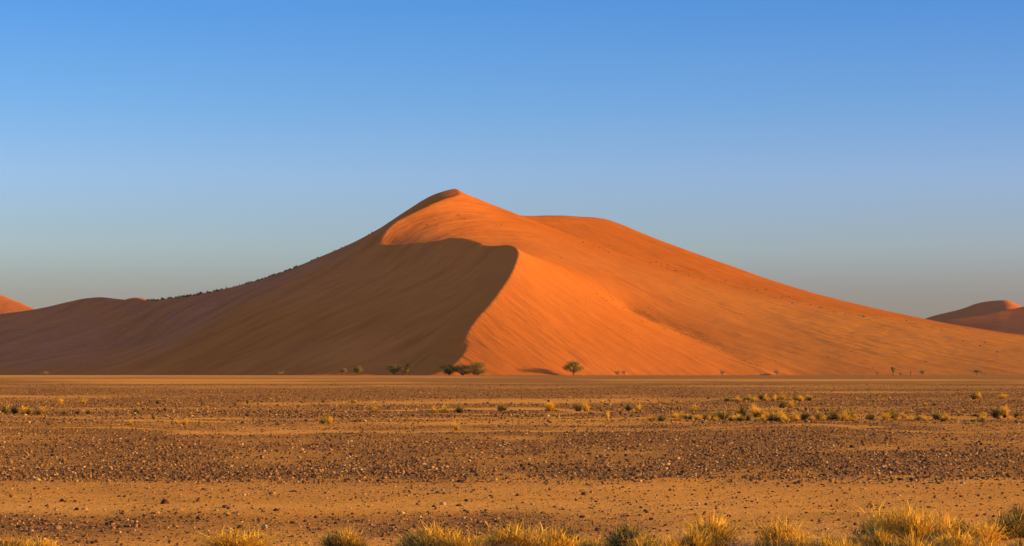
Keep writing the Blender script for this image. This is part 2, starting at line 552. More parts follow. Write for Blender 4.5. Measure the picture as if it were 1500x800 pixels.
named_stones = [
    (241, 740, 15, 'largest rounded boulder on the bare sand left of centre, shaded on its left', 1.25),
    (291, 737, 13, 'squarish tan stone on the bare sand just right of the largest boulder', 1.1),
    (309, 732, 8, 'small dark stone behind the squarish tan stone on the bare sand', 1.1),
    (330, 745, 12, 'low broken stone in front of the squarish tan stone', .8),
    (268, 688, 10, 'round bright orange stone alone among dark gravel at left', 1.2),
    (18, 731, 10, 'wedge shaped stone near the left edge of the bare sand', .9),
    (90, 737, 9, 'pointed little stone on bare sand between the left edge and the boulder', 1.1),
    (69, 744, 7, 'reddish pebble on the bare sand, nearest the left edge', .9),
    (613, 742, 8, 'rounded brown stone at the left end of a pale sand tail', 1.0),
    (648, 742, 11, 'pair-topped golden stone on bare sand left of the dry twig', 1.0),
    (673, 743, 14, 'flat dark slab of stone right of the golden stone on bare sand', .6),
    (643, 724, 8, 'pale stone behind the flat dark slab on the bare sand', 1.0),
    (856, 727, 11, 'dark rounded stone on bare sand with a pale sand tail to its right', .95),
    (866, 724, 8, 'bright upright stone touching the right of the dark rounded stone', 1.1),
    (759, 730, 10, 'low grey stone on the bare sand near the middle of the photo', .8),
    (861, 714, 9, 'sharp little stone behind the dark rounded stone on the bare sand', 1.2),
    (1051, 748, 11, 'rounded stone with a bright right side on bare sand right of centre', 1.2),
    (1068, 757, 8, 'black stone just in front of the rounded stone right of centre', 1.0),
    (1020, 755, 9, 'dark stone in front of the sand left of the bright sided stone', 1.0),
    (954, 761, 8, 'dark stone above the domed dark green tussock', .9),
    (1149, 700, 9, 'dark pointed stone at the edge of the gravel right of centre', 1.1),
    (1165, 711, 8, 'dark pebble below the gravel edge right of centre', 1.0),
    (1249, 655, 11, 'black block of stone on the sandy stripe through the gravel', .9),
    (1437, 652, 8, 'black stone on the sandy stripe near the right edge', 1.0),
    (1477, 699, 9, 'dark upright stone near the right edge below the gravel', 1.3),
    (1408, 730, 9, 'lone brown stone on the sand above the tall golden grass', 1.1),
    (1376, 711, 8, 'small black stone behind the stones in a row at right', .9),
    (1396, 692, 7, 'two toned upright stone above the row of stones at right', 1.3),
    (413, 745, 0, '', 0),
    (430, 722, 9, 'low brown stone with a pale sand streak left of centre', .8),
    (468, 709, 9, 'tan stone sitting at the lower edge of the dark gravel', 1.1),
    (725, 705, 8, 'little rust stone on the sand just below the dark gravel in the middle', .9),
    (785, 700, 9, 'grey stone below the dark gravel right of the middle', .9),
]
n_st = 0
for (px, py, w, lab, hf) in named_stones:
    if w: stone(px, py, w, lab, hf=hf); n_st += 1
# the line of stones at right, and the others of the near plain
for i in range(34):
    stone(1285 + i * 4.9 + random.uniform(-3, 3), 705 + random.uniform(-2.5, 2.5) - i * .02, random.uniform(4, 8), 'stone in the straight row of small stones on the sand at right', hf=random.uniform(.7, 1.2)); n_st += 1
for i in range(26):
    stone(1000 + i * 6.5 + random.uniform(-6, 6), 700 + random.uniform(-4, 3) + (i - 6) * .15, random.uniform(4, 8), 'stone scattered along the lower edge of the gravel right of centre', hf=random.uniform(.7, 1.2)); n_st += 1
while n_st < 290:
    py = random.uniform(702, 775); px = random.uniform(0, 1500)
    if 700 < py < 748:
        if random.random() < .35: continue
        w = random.choice([3, 4, 4, 5, 5, 6, 7]); lab = 'small loose stone on the bare sand in front of the gravel'
    else:
        w = random.uniform(5, 12); lab = 'stone on the rough strip of ground behind the near tussocks'
        if px > 900 and random.random() < .6: continue
    stone(px, py, w, lab, hf=random.uniform(.6, 1.15)); n_st += 1

# ---------------------------------------------------------------- dry grass and shrubs
def plant_material(name, stops, trans=.25):
    m, nt, b = mat(name)
    b.inputs['Roughness'].default_value = .7
    oi = N(nt, 'ShaderNodeObjectInfo').outputs['Random']
    t = math_(nt, 'ADD', attr(nt, 'tone'), math_(nt, 'MULTIPLY', math_(nt, 'SUBTRACT', oi, .5), .25))
    c = ramp(nt, t, stops)
    nt.links.new(c, b.inputs['Base Color'])
    tr = N(nt, 'ShaderNodeBsdfTranslucent'); nt.links.new(c, tr.inputs['Color'])
    mx = N(nt, 'ShaderNodeMixShader'); mx.inputs[0].default_value = trans
    nt.links.new(b.outputs[0], mx.inputs[1]); nt.links.new(tr.outputs[0], mx.inputs[2])
    nt.links.new(mx.outputs[0], nt.nodes['Material Output'].inputs['Surface'])
    return m


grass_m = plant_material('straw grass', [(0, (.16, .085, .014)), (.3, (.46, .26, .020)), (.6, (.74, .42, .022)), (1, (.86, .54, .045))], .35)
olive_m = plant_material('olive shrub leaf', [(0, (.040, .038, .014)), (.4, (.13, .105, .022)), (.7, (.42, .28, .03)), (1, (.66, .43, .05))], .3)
stalk_m = plant_material('dead stalk', [(0, (.16, .095, .045)), (1, (.42, .27, .10))], .05)
bark_m, nt, b = mat('tree bark')
co = N(nt, 'ShaderNodeNewGeometry').outputs['Position']
nt.links.new(ramp(nt, noise(nt, co, 6, 4, .6, ((1, 1, .2), (0, 0, 0))), [(.3, (.06, .045, .03)), (.7, (.20, .14, .085))]), b.inputs['Base Color'])


def blades(n, rad, h, width, lean, seed, seg=3, upright=.5, tone=(.2, 1.), dome=True, branch=0.):
    """tuft of bent tapering blades rooted in a disc"""
    r = np.random.default_rng(seed)
    a = r.uniform(0, 6.283, n); q = np.sqrt(r.uniform(0, 1, n)) * rad * .55
    bx, by = q * np.cos(a), q * np.sin(a)
    # lumps: the blades gather into a few sub-tufts of different height
    nk = 11
    la = r.uniform(0, 6.283, nk); lr = r.uniform(.1, .6, nk) * rad
    lx, ly, lh = lr * np.cos(la), lr * np.sin(la), r.uniform(.42, 1.08, nk)
    lt = r.uniform(-.22, .22, nk)
    kk = r.integers(0, nk, n); mixf = r.uniform(.45, .97, n)
    bx = bx * (1 - mixf) + lx[kk] * mixf; by = by * (1 - mixf) + ly[kk] * mixf
    q = np.hypot(bx, by)
    ang = np.arctan2(by, bx) + r.normal(0, .7, n)
    tilt = np.clip(lean * (q / rad * 1.3) + r.normal(0, .18, n) + .1, -.2, 1.35)
    L = h * lh[kk] * r.uniform(.55, 1.08, n) * (1 - .25 * (q / rad)) if dome else h * r.uniform(.5, 1.1, n)
    t0 = np.clip(r.uniform(tone[0], tone[1], n) + lt[kk], 0, 1)
    br = r.uniform(0, 1, n) < branch
    L = np.where(br, L * r.uniform(.22, .5, n), L); ang = np.where(br, r.uniform(0, 6.283, n), ang)
    wd = width * r.uniform(.6, 1.3, n) * np.where(br, .8, 1)
    side = ang + math.pi / 2 + r.normal(0, .9, n)
    # branchlets start part of the way up
    z0 = np.where(br, r.uniform(.08, 1.0, n) ** .8 * lh[kk], 0.0)
    tilt = np.where(br, np.clip(tilt + r.normal(.25, .45, n), -1.2, 1.4), tilt)
    bx = np.where(br, bx * (1 + .9 * z0), bx); by = np.where(br, by * (1 + .9 * z0), by)
    V = []; T = []
    for k in range(seg + 1):
        s = k / seg
        bend = tilt * (.55 + .9 * s)
        hor = L * s * np.sin(bend); ver = L * s * np.cos(bend) + z0 * h * .72
        w = wd * (1 - s) ** .7 * .5 + wd * .06
        cx = bx + np.cos(ang) * (hor + z0 * h * .35 * np.sin(tilt)); cy = by + np.sin(ang) * (hor + z0 * h * .35 * np.sin(tilt))
        for sg in (-1, 1):
            V.append(np.stack([cx + sg * np.cos(side) * w, cy + sg * np.sin(side) * w, ver - .01], 1))
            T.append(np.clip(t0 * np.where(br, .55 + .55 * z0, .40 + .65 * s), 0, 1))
    m = 2 * (seg + 1)
    V = np.stack(V, 1).reshape(-1, 3); T = np.stack(T, 1).reshape(-1)
    o = (np.arange(n) * m)[:, None]
    F = np.vstack([o + np.array([[2 * k, 2 * k + 1, 2 * k + 3, 2 * k + 2]]) for k in range(seg)])
    return V, F, T


def blade_mesh(name, m, *a, **k):
    V, F, T = blades(*a, **k)
    return new_mesh(name, V, F, [m], {'tone': T})


# near tussocks: unit size about 1 m wide and 1 m tall, scaled per plant; part meshes shared by copies
TUSS = []
for i in range(6):
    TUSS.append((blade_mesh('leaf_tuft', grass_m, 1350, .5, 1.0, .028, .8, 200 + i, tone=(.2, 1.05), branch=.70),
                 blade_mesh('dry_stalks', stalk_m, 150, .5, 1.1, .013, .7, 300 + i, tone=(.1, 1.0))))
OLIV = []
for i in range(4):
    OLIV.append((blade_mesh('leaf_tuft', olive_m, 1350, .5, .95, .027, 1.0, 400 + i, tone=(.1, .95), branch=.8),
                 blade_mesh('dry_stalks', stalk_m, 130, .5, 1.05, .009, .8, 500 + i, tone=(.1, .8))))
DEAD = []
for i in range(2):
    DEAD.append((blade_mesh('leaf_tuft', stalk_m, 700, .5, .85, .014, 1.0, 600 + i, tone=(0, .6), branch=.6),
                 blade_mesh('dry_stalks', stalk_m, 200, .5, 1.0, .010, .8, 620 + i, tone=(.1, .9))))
LIB = {'g': TUSS, 'o': OLIV, 'd': DEAD}
KINDN = {'g': 'grass_tussock', 'o': 'desert_bush', 'd': 'dead_bush'}
KINDC = {'g': 'grass tussock', 'o': 'bush', 'd': 'dead bush'}


def near_plant(kind, px, top, wpx, base, label, idx):
    d = row_dist(base); x = (px - 750) * K * d
    w = wpx * K * d * 1.3; h = (base - top) * K * d * 1.1
    root = bpy.data.objects.new(KINDN[kind], None); COL.objects.link(root)
    root.location = (x, d, float(relief(np.array(x), np.array(d)))); root.rotation_euler = (0, 0, random.uniform(0, 6.28))
    tag(root, label, KINDC[kind], 'tussocks and bushes along the near edge')
    lib = LIB[kind]; a, s = lib[idx % len(lib)]
    link('leaf_tuft', a, root, sc=(w, w, h)); link('dry_stalks', s, root, sc=(w, w, h))


near = [
    ('g', 12, 782, 58, 818, 'low pale straw tussock in the bottom left corner'),
    ('g', 64, 784, 44, 820, 'small straw tuft just right of the bottom left corner tussock'),
    ('g', 350, 769, 80, 814, 'lone dome of straw grass at the bottom, left of centre'),
    ('g', 428, 790, 34, 822, 'few short straw tips at the bottom edge between two larger tussocks'),
    ('o', 494, 769, 36, 812, 'shaded half, coloured darker, of the tussock left of the big grassy row'),  # one tussock's shaded and sunlit sides, coloured as a dark and a golden plant
    ('g', 516, 766, 42, 812, 'sunlit half, coloured golden, of the tussock left of the big grassy row'),
    ('o', 608, 768, 52, 812, 'dark olive bush at the left end of the long grassy row'),
    ('g', 640, 763, 58, 816, 'yellow topped tussock growing behind the dark olive end bush'),
    ('g', 680, 776, 52, 822, 'shorter dry tussock right of the yellow topped one'),
    ('d', 703, 784, 36, 824, 'thin brownish bush in the gap left of the big golden mass'),
    ('g', 738, 766, 66, 818, 'left shoulder of the big golden mass of grass at bottom centre'),
    ('g', 772, 758, 78, 816, 'tallest and widest golden tussock at bottom centre'),
    ('g', 808, 768, 56, 822, 'orange gold tussock at the front right of the big golden mass'),
    ('o', 840, 762, 44, 806, 'round tuft with a dark left side at the right end of the golden mass'),
    ('o', 856, 786, 46, 826, 'low olive tuft at the bottom edge in front of the round tuft'),
    ('o', 912, 764, 58, 810, 'domed dark green bush standing alone right of the golden mass'),
    ('g', 938, 778, 44, 822, 'short golden tuft leaning on the domed dark green bush'),
    ('g', 985, 776, 52, 820, 'low spiky tussock left of the tall golden one right of centre'),
    ('g', 1012, 768, 50, 818, 'middling tussock between the low spiky and the tall golden one'),
    ('g', 1042, 752, 66, 812, 'tall upright golden tussock right of centre'),
    ('d', 1088, 776, 52, 818, 'dark brown dead bush right of the tall upright golden tussock'),
    ('o', 1116, 782, 42, 824, 'dark tuft on the left foot of the orange gold clump'),
    ('g', 1142, 754, 62, 814, 'spreading orange gold clump left of the shaded bare patch'),
    ('g', 1166, 772, 46, 822, 'short right hand side of the orange gold clump'),
    ('g', 1212, 776, 54, 822, 'low yellow tussock at the front below the shaded bare patch'),
    ('g', 1240, 784, 48, 826, 'lowest straw tuft below the shaded bare patch'),
    ('o', 1276, 748, 56, 798, 'grey green bush at the left of the tallest grass'),
    ('g', 1308, 731, 62, 802, 'tallest bright yellow grass of the right hand row'),
    ('g', 1342, 741, 62, 806, 'broad yellow tussock right of the tallest grass'),
    ('g', 1376, 743, 54, 802, 'thin topped tussock behind the dark green tuft at right'),
    ('o', 1408, 754, 42, 792, 'small dark green tuft behind the right hand grasses'),
    ('g', 1402, 772, 62, 820, 'front tussock below the small dark green tuft'),
    ('g', 1440, 758, 48, 806, 'yellow tuft between the dark green tuft and the right edge bushes'),
    ('o', 1470, 741, 52, 790, 'tall grey bush next to the right edge'),
    ('o', 1497, 734, 46, 788, 'tallest dark bush cut by the right edge'),
    ('g', 1462, 784, 60, 826, 'low straw tussock at the bottom below the tall grey bush'),
    ('g', 1338, 776, 60, 824, 'front tussock below the broad yellow one'),
    ('o', 1296, 782, 56, 826, 'dark low bush in front of the tallest yellow grass'),
    ('o', 1494, 778, 46, 822, 'dark low bush in the bottom right corner'),
    ('d', 1372, 788, 44, 828, 'dead brown tuft at the bottom between two front tussocks'),
]
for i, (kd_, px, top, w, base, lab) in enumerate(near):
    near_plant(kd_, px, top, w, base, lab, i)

# low growth that closes the fringe between the named plants
for i in range(34):
    px = random.choice([random.uniform(585, 900), random.uniform(900, 1500), random.uniform(1150, 1500)]); base = random.uniform(806, 834)
    near_plant(random.choice('ggggod'), px, base - random.uniform(26, 44), random.uniform(30, 52), base, 'low tuft filling the foot of the grass fringe at the near edge', i)

# dry twigs on the bare sand
twig_mesh = blade_mesh('dry_twig', stalk_m, 16, .5, 1.0, .06, .6, 700, tone=(.4, 1.))
for px, py, w, h, lab in [(560, 737, 14, 14, 'pale dry twigs on the bare sand left of the golden stone'),
                          (690, 738, 8, 16, 'thin dry twig standing right of the flat dark slab'),
                          (865, 717, 8, 9, 'tiny dry sprig by the sharp little stone on bare sand'),
                          (1095, 688, 8, 10, 'single bent dry sprig on the gravel edge right of centre')]:
    d = row_dist(py)
    o = link('dry_twig', twig_mesh, None, ((px - 750) * K * d, d, float(relief(np.array((px - 750) * K * d), np.array(d)))), random.uniform(0, 6), (w * K * d, w * K * d, h * K * d))
    tag(o, lab, 'twig')

# shrubs of the middle plain
SHR_G = [blade_mesh('plain_shrub', grass_m, 420, .5, 1., .035, .9, 800 + i, tone=(.3, 1.), branch=.5) for i in range(5)]
SHR_O = [blade_mesh('plain_shrub', olive_m, 520, .5, 1., .040, 1.0, 820 + i, tone=(.1, .85), branch=.6) for i in range(5)]


def shrub(kind, px, base, wpx, hpx, label, group='low shrubs dotted over the middle plain'):
    d = row_dist(base); x = (px - 750) * K * d
    me = random.choice(SHR_G if kind == 'g' else SHR_O)
    o = link('plain_shrub' if kind == 'o' else 'grass_clump', me, None, (x, d, float(relief(np.array(x), np.array(d)))), random.uniform(0, 6.28),
             (wpx * K * d, wpx * K * d, hpx * K * d * 1.35))
    tag(o, label, 'shrub' if kind == 'o' else 'grass clump', group)


plain = [
    ('o', 9, 605, 15, 12, 'dark shrub at the left edge of the left hand shrub row'), ('o', 23, 606, 13, 12, 'dark green shrub, second in the left hand row'),
    ('g', 38, 606, 22, 11, 'yellow clump right of the two dark shrubs at the left edge'), ('g', 60, 606, 22, 10, 'yellow clump in the middle of the left hand shrub row'),
    ('o', 42, 607, 8, 8, 'small black shrub in front of the yellow clump at left'), ('o', 56, 607, 9, 7, 'small dark shrub inside the left yellow row'),
    ('o', 94, 607, 12, 7, 'flat dark shrub at the right of the left hand row'), ('o', 112, 606, 8, 6, 'tiny dark shrub beyond the left hand row'), ('o', 130, 606, 10, 6, 'last dark dot of shrub right of the left hand row'),
    ('g', 88, 592, 11, 9, 'pale clump behind the left hand row, left one'), ('g', 122, 592, 9, 9, 'pale clump behind the left hand row, right one'),
    ('o', 201, 606, 11, 8, 'single dark shrub with a yellow side left of the middle'), ('g', 190, 624, 12, 8, 'faint yellow clump nearest of the left shrubs'),
    ('g', 271, 624, 10, 11, 'thin upright clump between the left row and the shaded and sunlit shrub halves'),
    ('o', 472, 621, 12, 9, 'shaded half, coloured darker, of the shrub left of the middle'), ('g', 483, 622, 11, 12, 'sunlit half, coloured yellow, of the shrub left of the middle'),  # shade and sun on one shrub, put into two leaf colours
    ('g', 548, 605, 17, 9, 'faint yellow clump left of the three in the middle'), ('g', 634, 605, 12, 11, 'left pale clump of the middle three'), ('g', 649, 605, 13, 13, 'upright yellow clump of the middle three'),
    ('o', 674, 605, 16, 10, 'greenish clump right of the middle three'), ('g', 669, 630, 10, 13, 'thin yellow tuft alone on the sandy strip at the middle'),
    ('o', 735, 602, 17, 11, 'green shrub just left of the lone tree\'s foot'), ('g', 806, 602, 20, 14, 'golden rounded clump below and left of the lone tree'),
    ('o', 848, 602, 14, 12, 'shaded part, coloured darker, of the shrub straight below the lone tree'), ('g', 859, 602, 12, 12, 'sunlit part, coloured yellow, of the shrub straight below the lone tree'),  # dark leaf colour for the shaded side, yellow for the sunlit side
    ('o', 921, 601, 11, 8, 'shaded part, coloured darker, of the shrub right of the lone tree'), ('g', 935, 601, 12, 9, 'sunlit part, coloured yellow, of the shrub right of the lone tree'), ('g', 890, 618, 6, 16, 'thin upright dry sprig below and right of the lone tree'),  # again one shrub, its unlit and lit sides coloured separately
    ('o', 968, 618, 13, 8, 'dark shrub at the left start of the long right hand row'), ('g', 955, 618, 16, 9, 'yellow clump at the left start of the long right hand row'),
    ('o', 1058, 614, 28, 12, 'broad dark shrub near the left of the long right hand row'), ('g', 1015, 602, 16, 10, 'golden clump behind the left of the long row'),
    ('o', 1088, 612, 14, 14, 'dark shrub beside the tallest of the long row'), ('g', 1107, 611, 20, 17, 'tallest yellow green clump in the long row'),
    ('o', 1110, 612, 18, 9, 'black foot of shrub under the tallest clump of the long row'), ('o', 1130, 616, 16, 8, 'low dark shrub right of the tallest clump'),
    ('g', 1142, 614, 20, 14, 'golden clump in the densest part of the long row'), ('g', 1162, 617, 24, 12, 'orange clump in the densest part of the long row'),
    ('o', 1146, 598, 12, 11, 'grey shrub standing behind the densest part of the long row'), ('g', 1158, 598, 14, 11, 'yellow clump behind the densest part of the long row'),
    ('o', 1180, 615, 20, 10, 'dark shrub right of the orange clump'), ('g', 1195, 615, 14, 10, 'yellow tuft right of the dark shrub in the long row'),
    ('o', 1220, 615, 18, 12, 'rounded green shrub in the right part of the long row'), ('g', 1238, 616, 20, 14, 'bright yellow clump right of the rounded green shrub'),
    ('o', 1276, 615, 12, 9, 'little dark shrub between two gaps of the long row'), ('g', 1297, 615, 16, 11, 'yellow clump left of the biggest green shrub'),
    ('o', 1308, 613, 22, 13, 'biggest green shrub in the right part of the long row'), ('g', 1325, 613, 12, 10, 'yellow side growth right of the biggest green shrub'),
    ('o', 1374, 615, 18, 11, 'green shrub standing apart near the right end of the row'), ('g', 1388, 616, 12, 9, 'yellow clump standing apart near the right end of the row'), ('g', 1355, 616, 12, 7, 'faint clump left of the green shrub that stands apart'),
    ('o', 1462, 613, 24, 14, 'broad dark shrub by the right edge'), ('g', 1473, 611, 14, 16, 'upright golden clump above the broad dark shrub by the right edge'), ('o', 1490, 613, 14, 10, 'green shrub at the very right edge'), ('g', 1438, 616, 16, 9, 'orange clump left of the broad dark shrub by the right edge'),
    ('o', 1426, 585, 13, 9, 'dark shrub alone farther back near the right edge'), ('g', 1434, 584, 11, 9, 'yellow tuft against the farther dark shrub near the right edge'), ('g', 1468, 584, 20, 7, 'pale low clump farther back at the right edge'),
]
for p in plain: shrub(*p)
G2 = 'farther row of low clumps on the right'
for i in range(16):
    shrub('g' if i % 3 else 'o', 1066 + i * 8.2 + random.uniform(-3, 3), 586.5 + random.uniform(-1, 1.5), random.uniform(9, 18), random.uniform(5, 9), 'low clump in the farther row behind the long right hand row', G2)
G3 = 'small clumps filling the long right hand row'
for i in range(60):
    px = random.uniform(985, 1260)
    shrub(random.choice('ggo'), px, random.uniform(611, 618), random.uniform(8, 16), random.uniform(5, 9), 'small clump filling the long right hand shrub row', G3)
for i in range(22):
    px = random.uniform(1265, 1500)
    shrub(random.choice('ggo'), px, random.uniform(611, 618), random.uniform(6, 11), random.uniform(3, 6), 'small clump filling the long right hand shrub row', G3)
G4 = 'scattered tiny clumps on the plain'
for i in range(70):
    px = random.uniform(0, 1500); py = random.choice([random.uniform(584, 628), random.uniform(590, 606)])
    shrub(random.choice('ggo'), px, py, random.uniform(4, 8), random.uniform(3, 5), 'tiny scattered clump on the stony middle plain', G4)


# ---------------------------------------------------------------- trees
def tube(P, R, n=6):
    V = []; P = [Vector(p) for p in P]
    for i, p in enumerate(P):
        t = (P[min(i + 1, len(P) - 1)] - P[max(i - 1, 0)]).normalized()
        u = t.cross(Vector((.3, 1, .2))).normalized(); w = t.cross(u)
        for k in range(n):
            a = 2 * math.pi * k / n
            V.append(p + (u * math.cos(a) + w * math.sin(a)) * R[i])
    F = [[i * n + k, i * n + (k + 1) % n, (i + 1) * n + (k + 1) % n, (i + 1) * n + k] for i in range(len(P) - 1) for k in range(n)]
    return np.array([v[:] for v in V]), np.array(F)


leaf_dark = plant_material('acacia leaf', [(0, (.060, .052, .010)), (.5, (.19, .155, .022)), (1, (.38, .29, .045))], .2)
leaf_gold = plant_material('dry bush leaf', [(0, (.14, .10, .03)), (.5, (.38, .25, .06)), (1, (.58, .40, .10))], .2)


def tree(name, x, y, z, w, h, label, cat, kind='leaf', seed=0, lobes=8, leaves=1500, trunk_h=.3, leaf=.22, group=None, flat=1.0):
    r = random.Random(seed)
    root = bpy.data.objects.new(name, None); COL.objects.link(root); root.location = (x, y, z)
    tag(root, label, cat, group)
    Vs, Fs, off = [], [], 0

    def add(P, R, n=6):
        nonlocal off
        v, f = tube(P, R, n); Vs.append(v); Fs.append(f + off); off += len(v)
    th = h * trunk_h
    tr = h * .035 + .02
    add([(0, 0, -.15), (.03 * h, 0, th * .5), (.02 * h, .02 * h, th)], [tr * 1.4, tr, tr * .85], 7)
    C = []
    for i in range(lobes):
        a = 6.283 * i / lobes + r.uniform(-.4, .4); q = r.uniform(.25, 1.) ** .6
        if kind == 'leaf':            # lobes spread through a rounded crown
            ph = r.uniform(-1.45, 1.4); q = r.uniform(.55, 1.)
            c = (math.cos(a) * math.cos(ph) * q * w * .36, math.sin(a) * math.cos(ph) * q * w * .36, h * (trunk_h + (1 - trunk_h) * .47) + math.sin(ph) * q * h * (1 - trunk_h) * .33)
        else:
            zz = h * (trunk_h + .12 + (1 - trunk_h - .22) * r.uniform(.15, 1.) * (1 - .45 * q * q))
            c = (math.cos(a) * q * w * .36, math.sin(a) * q * w * .36, min(zz, h * .86))
        C.append(c)
        m = (c[0] * .45 + r.uniform(-.1, .1) * w, c[1] * .45 + r.uniform(-.1, .1) * w, th + (c[2] - th) * .55)
        add([(.02 * h, .02 * h, th * .92), m, c], [tr * .6, tr * .42, tr * .12], 5)
        if kind == 'bare':
            for _ in range(5):
                e = (c[0] + r.uniform(-.22, .22) * w, c[1] + r.uniform(-.22, .22) * w, min(h, c[2] + r.uniform(-.02, .22) * h))
                add([m, ((m[0] + e[0]) / 2, (m[1] + e[1]) / 2, (m[2] + e[2]) / 2 + .03 * h), e], [tr * .35, tr * .22, tr * .1], 4)
    link('trunk', new_mesh('trunk', np.vstack(Vs), np.vstack(Fs), [bark_m], None, True), root)
    g = np.random.default_rng(seed + 5)
    k = g.integers(0, lobes, leaves)
    Cn = np.array(C)[k]
    d = g.normal(size=(leaves, 3)); d /= np.linalg.norm(d, axis=1)[:, None]
    lr = np.random.default_rng(seed + 9).uniform(.7, 1.25, lobes)[k][:, None]
    rad = np.array([[w * .22, w * .22, h * .19 * flat]]) * lr
    P = Cn + d * rad * (g.uniform(0, 1, (leaves, 1)) ** .45)
    P[:, 2] = np.maximum(P[:, 2], h * trunk_h * .7)
    u = g.normal(size=(leaves, 3)); u /= np.linalg.norm(u, axis=1)[:, None]
    v = np.cross(u, g.normal(size=(leaves, 3))); v /= np.linalg.norm(v, axis=1)[:, None]
    s = leaf * g.uniform(.5, 1.2, (leaves, 1))
    V = np.stack([P - u * s - v * s * .5, P + u * s - v * s * .6, P + u * s * .7 + v * s * .6, P - u * s * .8 + v * s * .5], 1).reshape(-1, 3)
    F = np.arange(leaves * 4).reshape(-1, 4)
    T = np.repeat(np.clip(g.normal(.5, .2, leaves) + (np.random.default_rng(seed + 2).uniform(-.25, .25, lobes))[k], 0, 1), 4)
    link('crown', new_mesh('crown', V, F, [leaf_gold if kind in ('gold', 'bare') else leaf_dark], {'tone': T}), root)


def tree_px(name, px, base_y, wpx, hpx, Y, label, cat, **kw):
    x = (px - 750) * K * Y
    z = max(0., D.at(x, Y)) - .05
    tree(name, x, Y, z, wpx * K * Y, hpx * K * Y, label, cat, **kw)


GT = 'trees and bushes along the foot of the dune'
TR = [
    ('desert_tree', 840, 0, 36, 23.5, 1014, 'lone round crowned tree on a short trunk before the sunlit slope', 'tree', dict(seed=3, lobes=12, leaves=2600, trunk_h=.17, leaf=.17)),
    ('desert_tree', 658, 0, 25, 20, 992, 'dark tree at the left end of the tree clump by the shadow edge', 'tree', dict(seed=14, lobes=12, leaves=2000, trunk_h=.02, leaf=.18)),
    ('desert_tree', 678, 0, 38, 19, 994, 'grey green middle tree of the clump by the shadow edge', 'tree', dict(seed=25, lobes=14, leaves=2400, trunk_h=.02, leaf=.18)),
    ('desert_tree', 699, 0, 40, 21, 990, 'tallest broad tree at the right of the clump by the shadow edge', 'tree', dict(seed=36, lobes=14, leaves=2700, trunk_h=.02, leaf=.18)),
    ('desert_tree', 577, 0, 31, 18, 1010, 'broad dark tree in shade, left one of the touching pair', 'tree', dict(seed=47, lobes=13, leaves=2200, trunk_h=.07, leaf=.18)),
    ('desert_tree', 595, 0, 20, 19, 1010, 'narrow dark tree in shade, right one of the touching pair', 'tree', dict(seed=58, lobes=9, leaves=1600, trunk_h=.1, leaf=.18)),
    ('desert_tree', 524, 0, 20, 16, 1022, 'small dark tree in shade right of the yellowish round bush', 'tree', dict(seed=69, lobes=9, leaves=1500, trunk_h=.08, leaf=.18)),
    ('bush', 503, 0, 11, 13, 985, 'yellowish round bush on a thin stem before the shaded slope', 'bush', dict(kind='gold', seed=70, lobes=6, leaves=800, trunk_h=.25, leaf=.16)),
    ('bush', 411, 0, 12, 8.5, 975, 'low straw coloured bush before the shaded slope, left of the tree pairs', 'bush', dict(kind='gold', seed=81, lobes=6, leaves=500, trunk_h=.1, leaf=.15)),
    ('bush', 65, 0, 13, 8, 985, 'small pale bush far left at the foot of the shaded dune', 'bush', dict(kind='gold', seed=92, lobes=6, leaves=380, trunk_h=.1, leaf=.14)),
    ('bare_bush', 904, 0, 10, 9.5, 988, 'thin leafless bush right of the lone tree, left one of two', 'bare bush', dict(kind='bare', seed=103, lobes=6, leaves=110, trunk_h=.15, leaf=.12)),
    ('bare_bush', 914, 0, 9, 9, 988, 'thin leafless bush right of the lone tree, right one of two', 'bare bush', dict(kind='bare', seed=113, lobes=6, leaves=90, trunk_h=.15, leaf=.12)),
    ('bare_bush', 1058, 0, 12, 11, 985, 'open twiggy bush below the line of tufts on the sunlit slope', 'bare bush', dict(kind='bare', seed=124, lobes=6, leaves=170, trunk_h=.2, leaf=.14)),
    ('bare_bush', 1138, 0, 11, 10, 985, 'twiggy bush where the bright slope meets the duller one', 'bare bush', dict(kind='bare', seed=135, lobes=7, leaves=220, trunk_h=.2, leaf=.14)),
    ('desert_tree', 1308, 0, 11, 13, 985, 'small upright tree with a patchy crown far right', 'tree', dict(seed=146, lobes=7, leaves=420, trunk_h=.3, leaf=.17)),
    ('bare_bush', 1319, 0, 8, 7, 985, 'faint low bush touching the small upright tree far right', 'bare bush', dict(kind='bare', seed=157, lobes=5, leaves=60, trunk_h=.15, leaf=.12)),
    ('bare_bush', 1285, 0, 6, 6.5, 985, 'tiny bent shrub left of the small upright tree', 'bare bush', dict(kind='bare', seed=168, lobes=4, leaves=60, trunk_h=.3, leaf=.12)),
    ('bare_bush', 1334, 0, 4, 7, 985, 'tiny thin stem between the upright tree and the fan shaped bush', 'bare bush', dict(kind='bare', seed=179, lobes=3, leaves=40, trunk_h=.3, leaf=.12)),
    ('bare_bush', 1351, 0, 13, 11, 985, 'fan shaped leafless bush right of the small upright tree', 'bare bush', dict(kind='bare', seed=190, lobes=8, leaves=200, trunk_h=.2, leaf=.13)),
    ('umbrella_tree', 1431, 0, 18, 9.5, 985, 'flat topped thorn tree, the last tree toward the right edge', 'tree', dict(seed=201, lobes=9, leaves=330, trunk_h=.5, leaf=.15, flat=.5)),
]
for n_, px, b_, w, h, Y, lab, cat, kw in TR:
    tree_px(n_, px, b_, w, h, Y, lab, cat, group=GT, **kw)

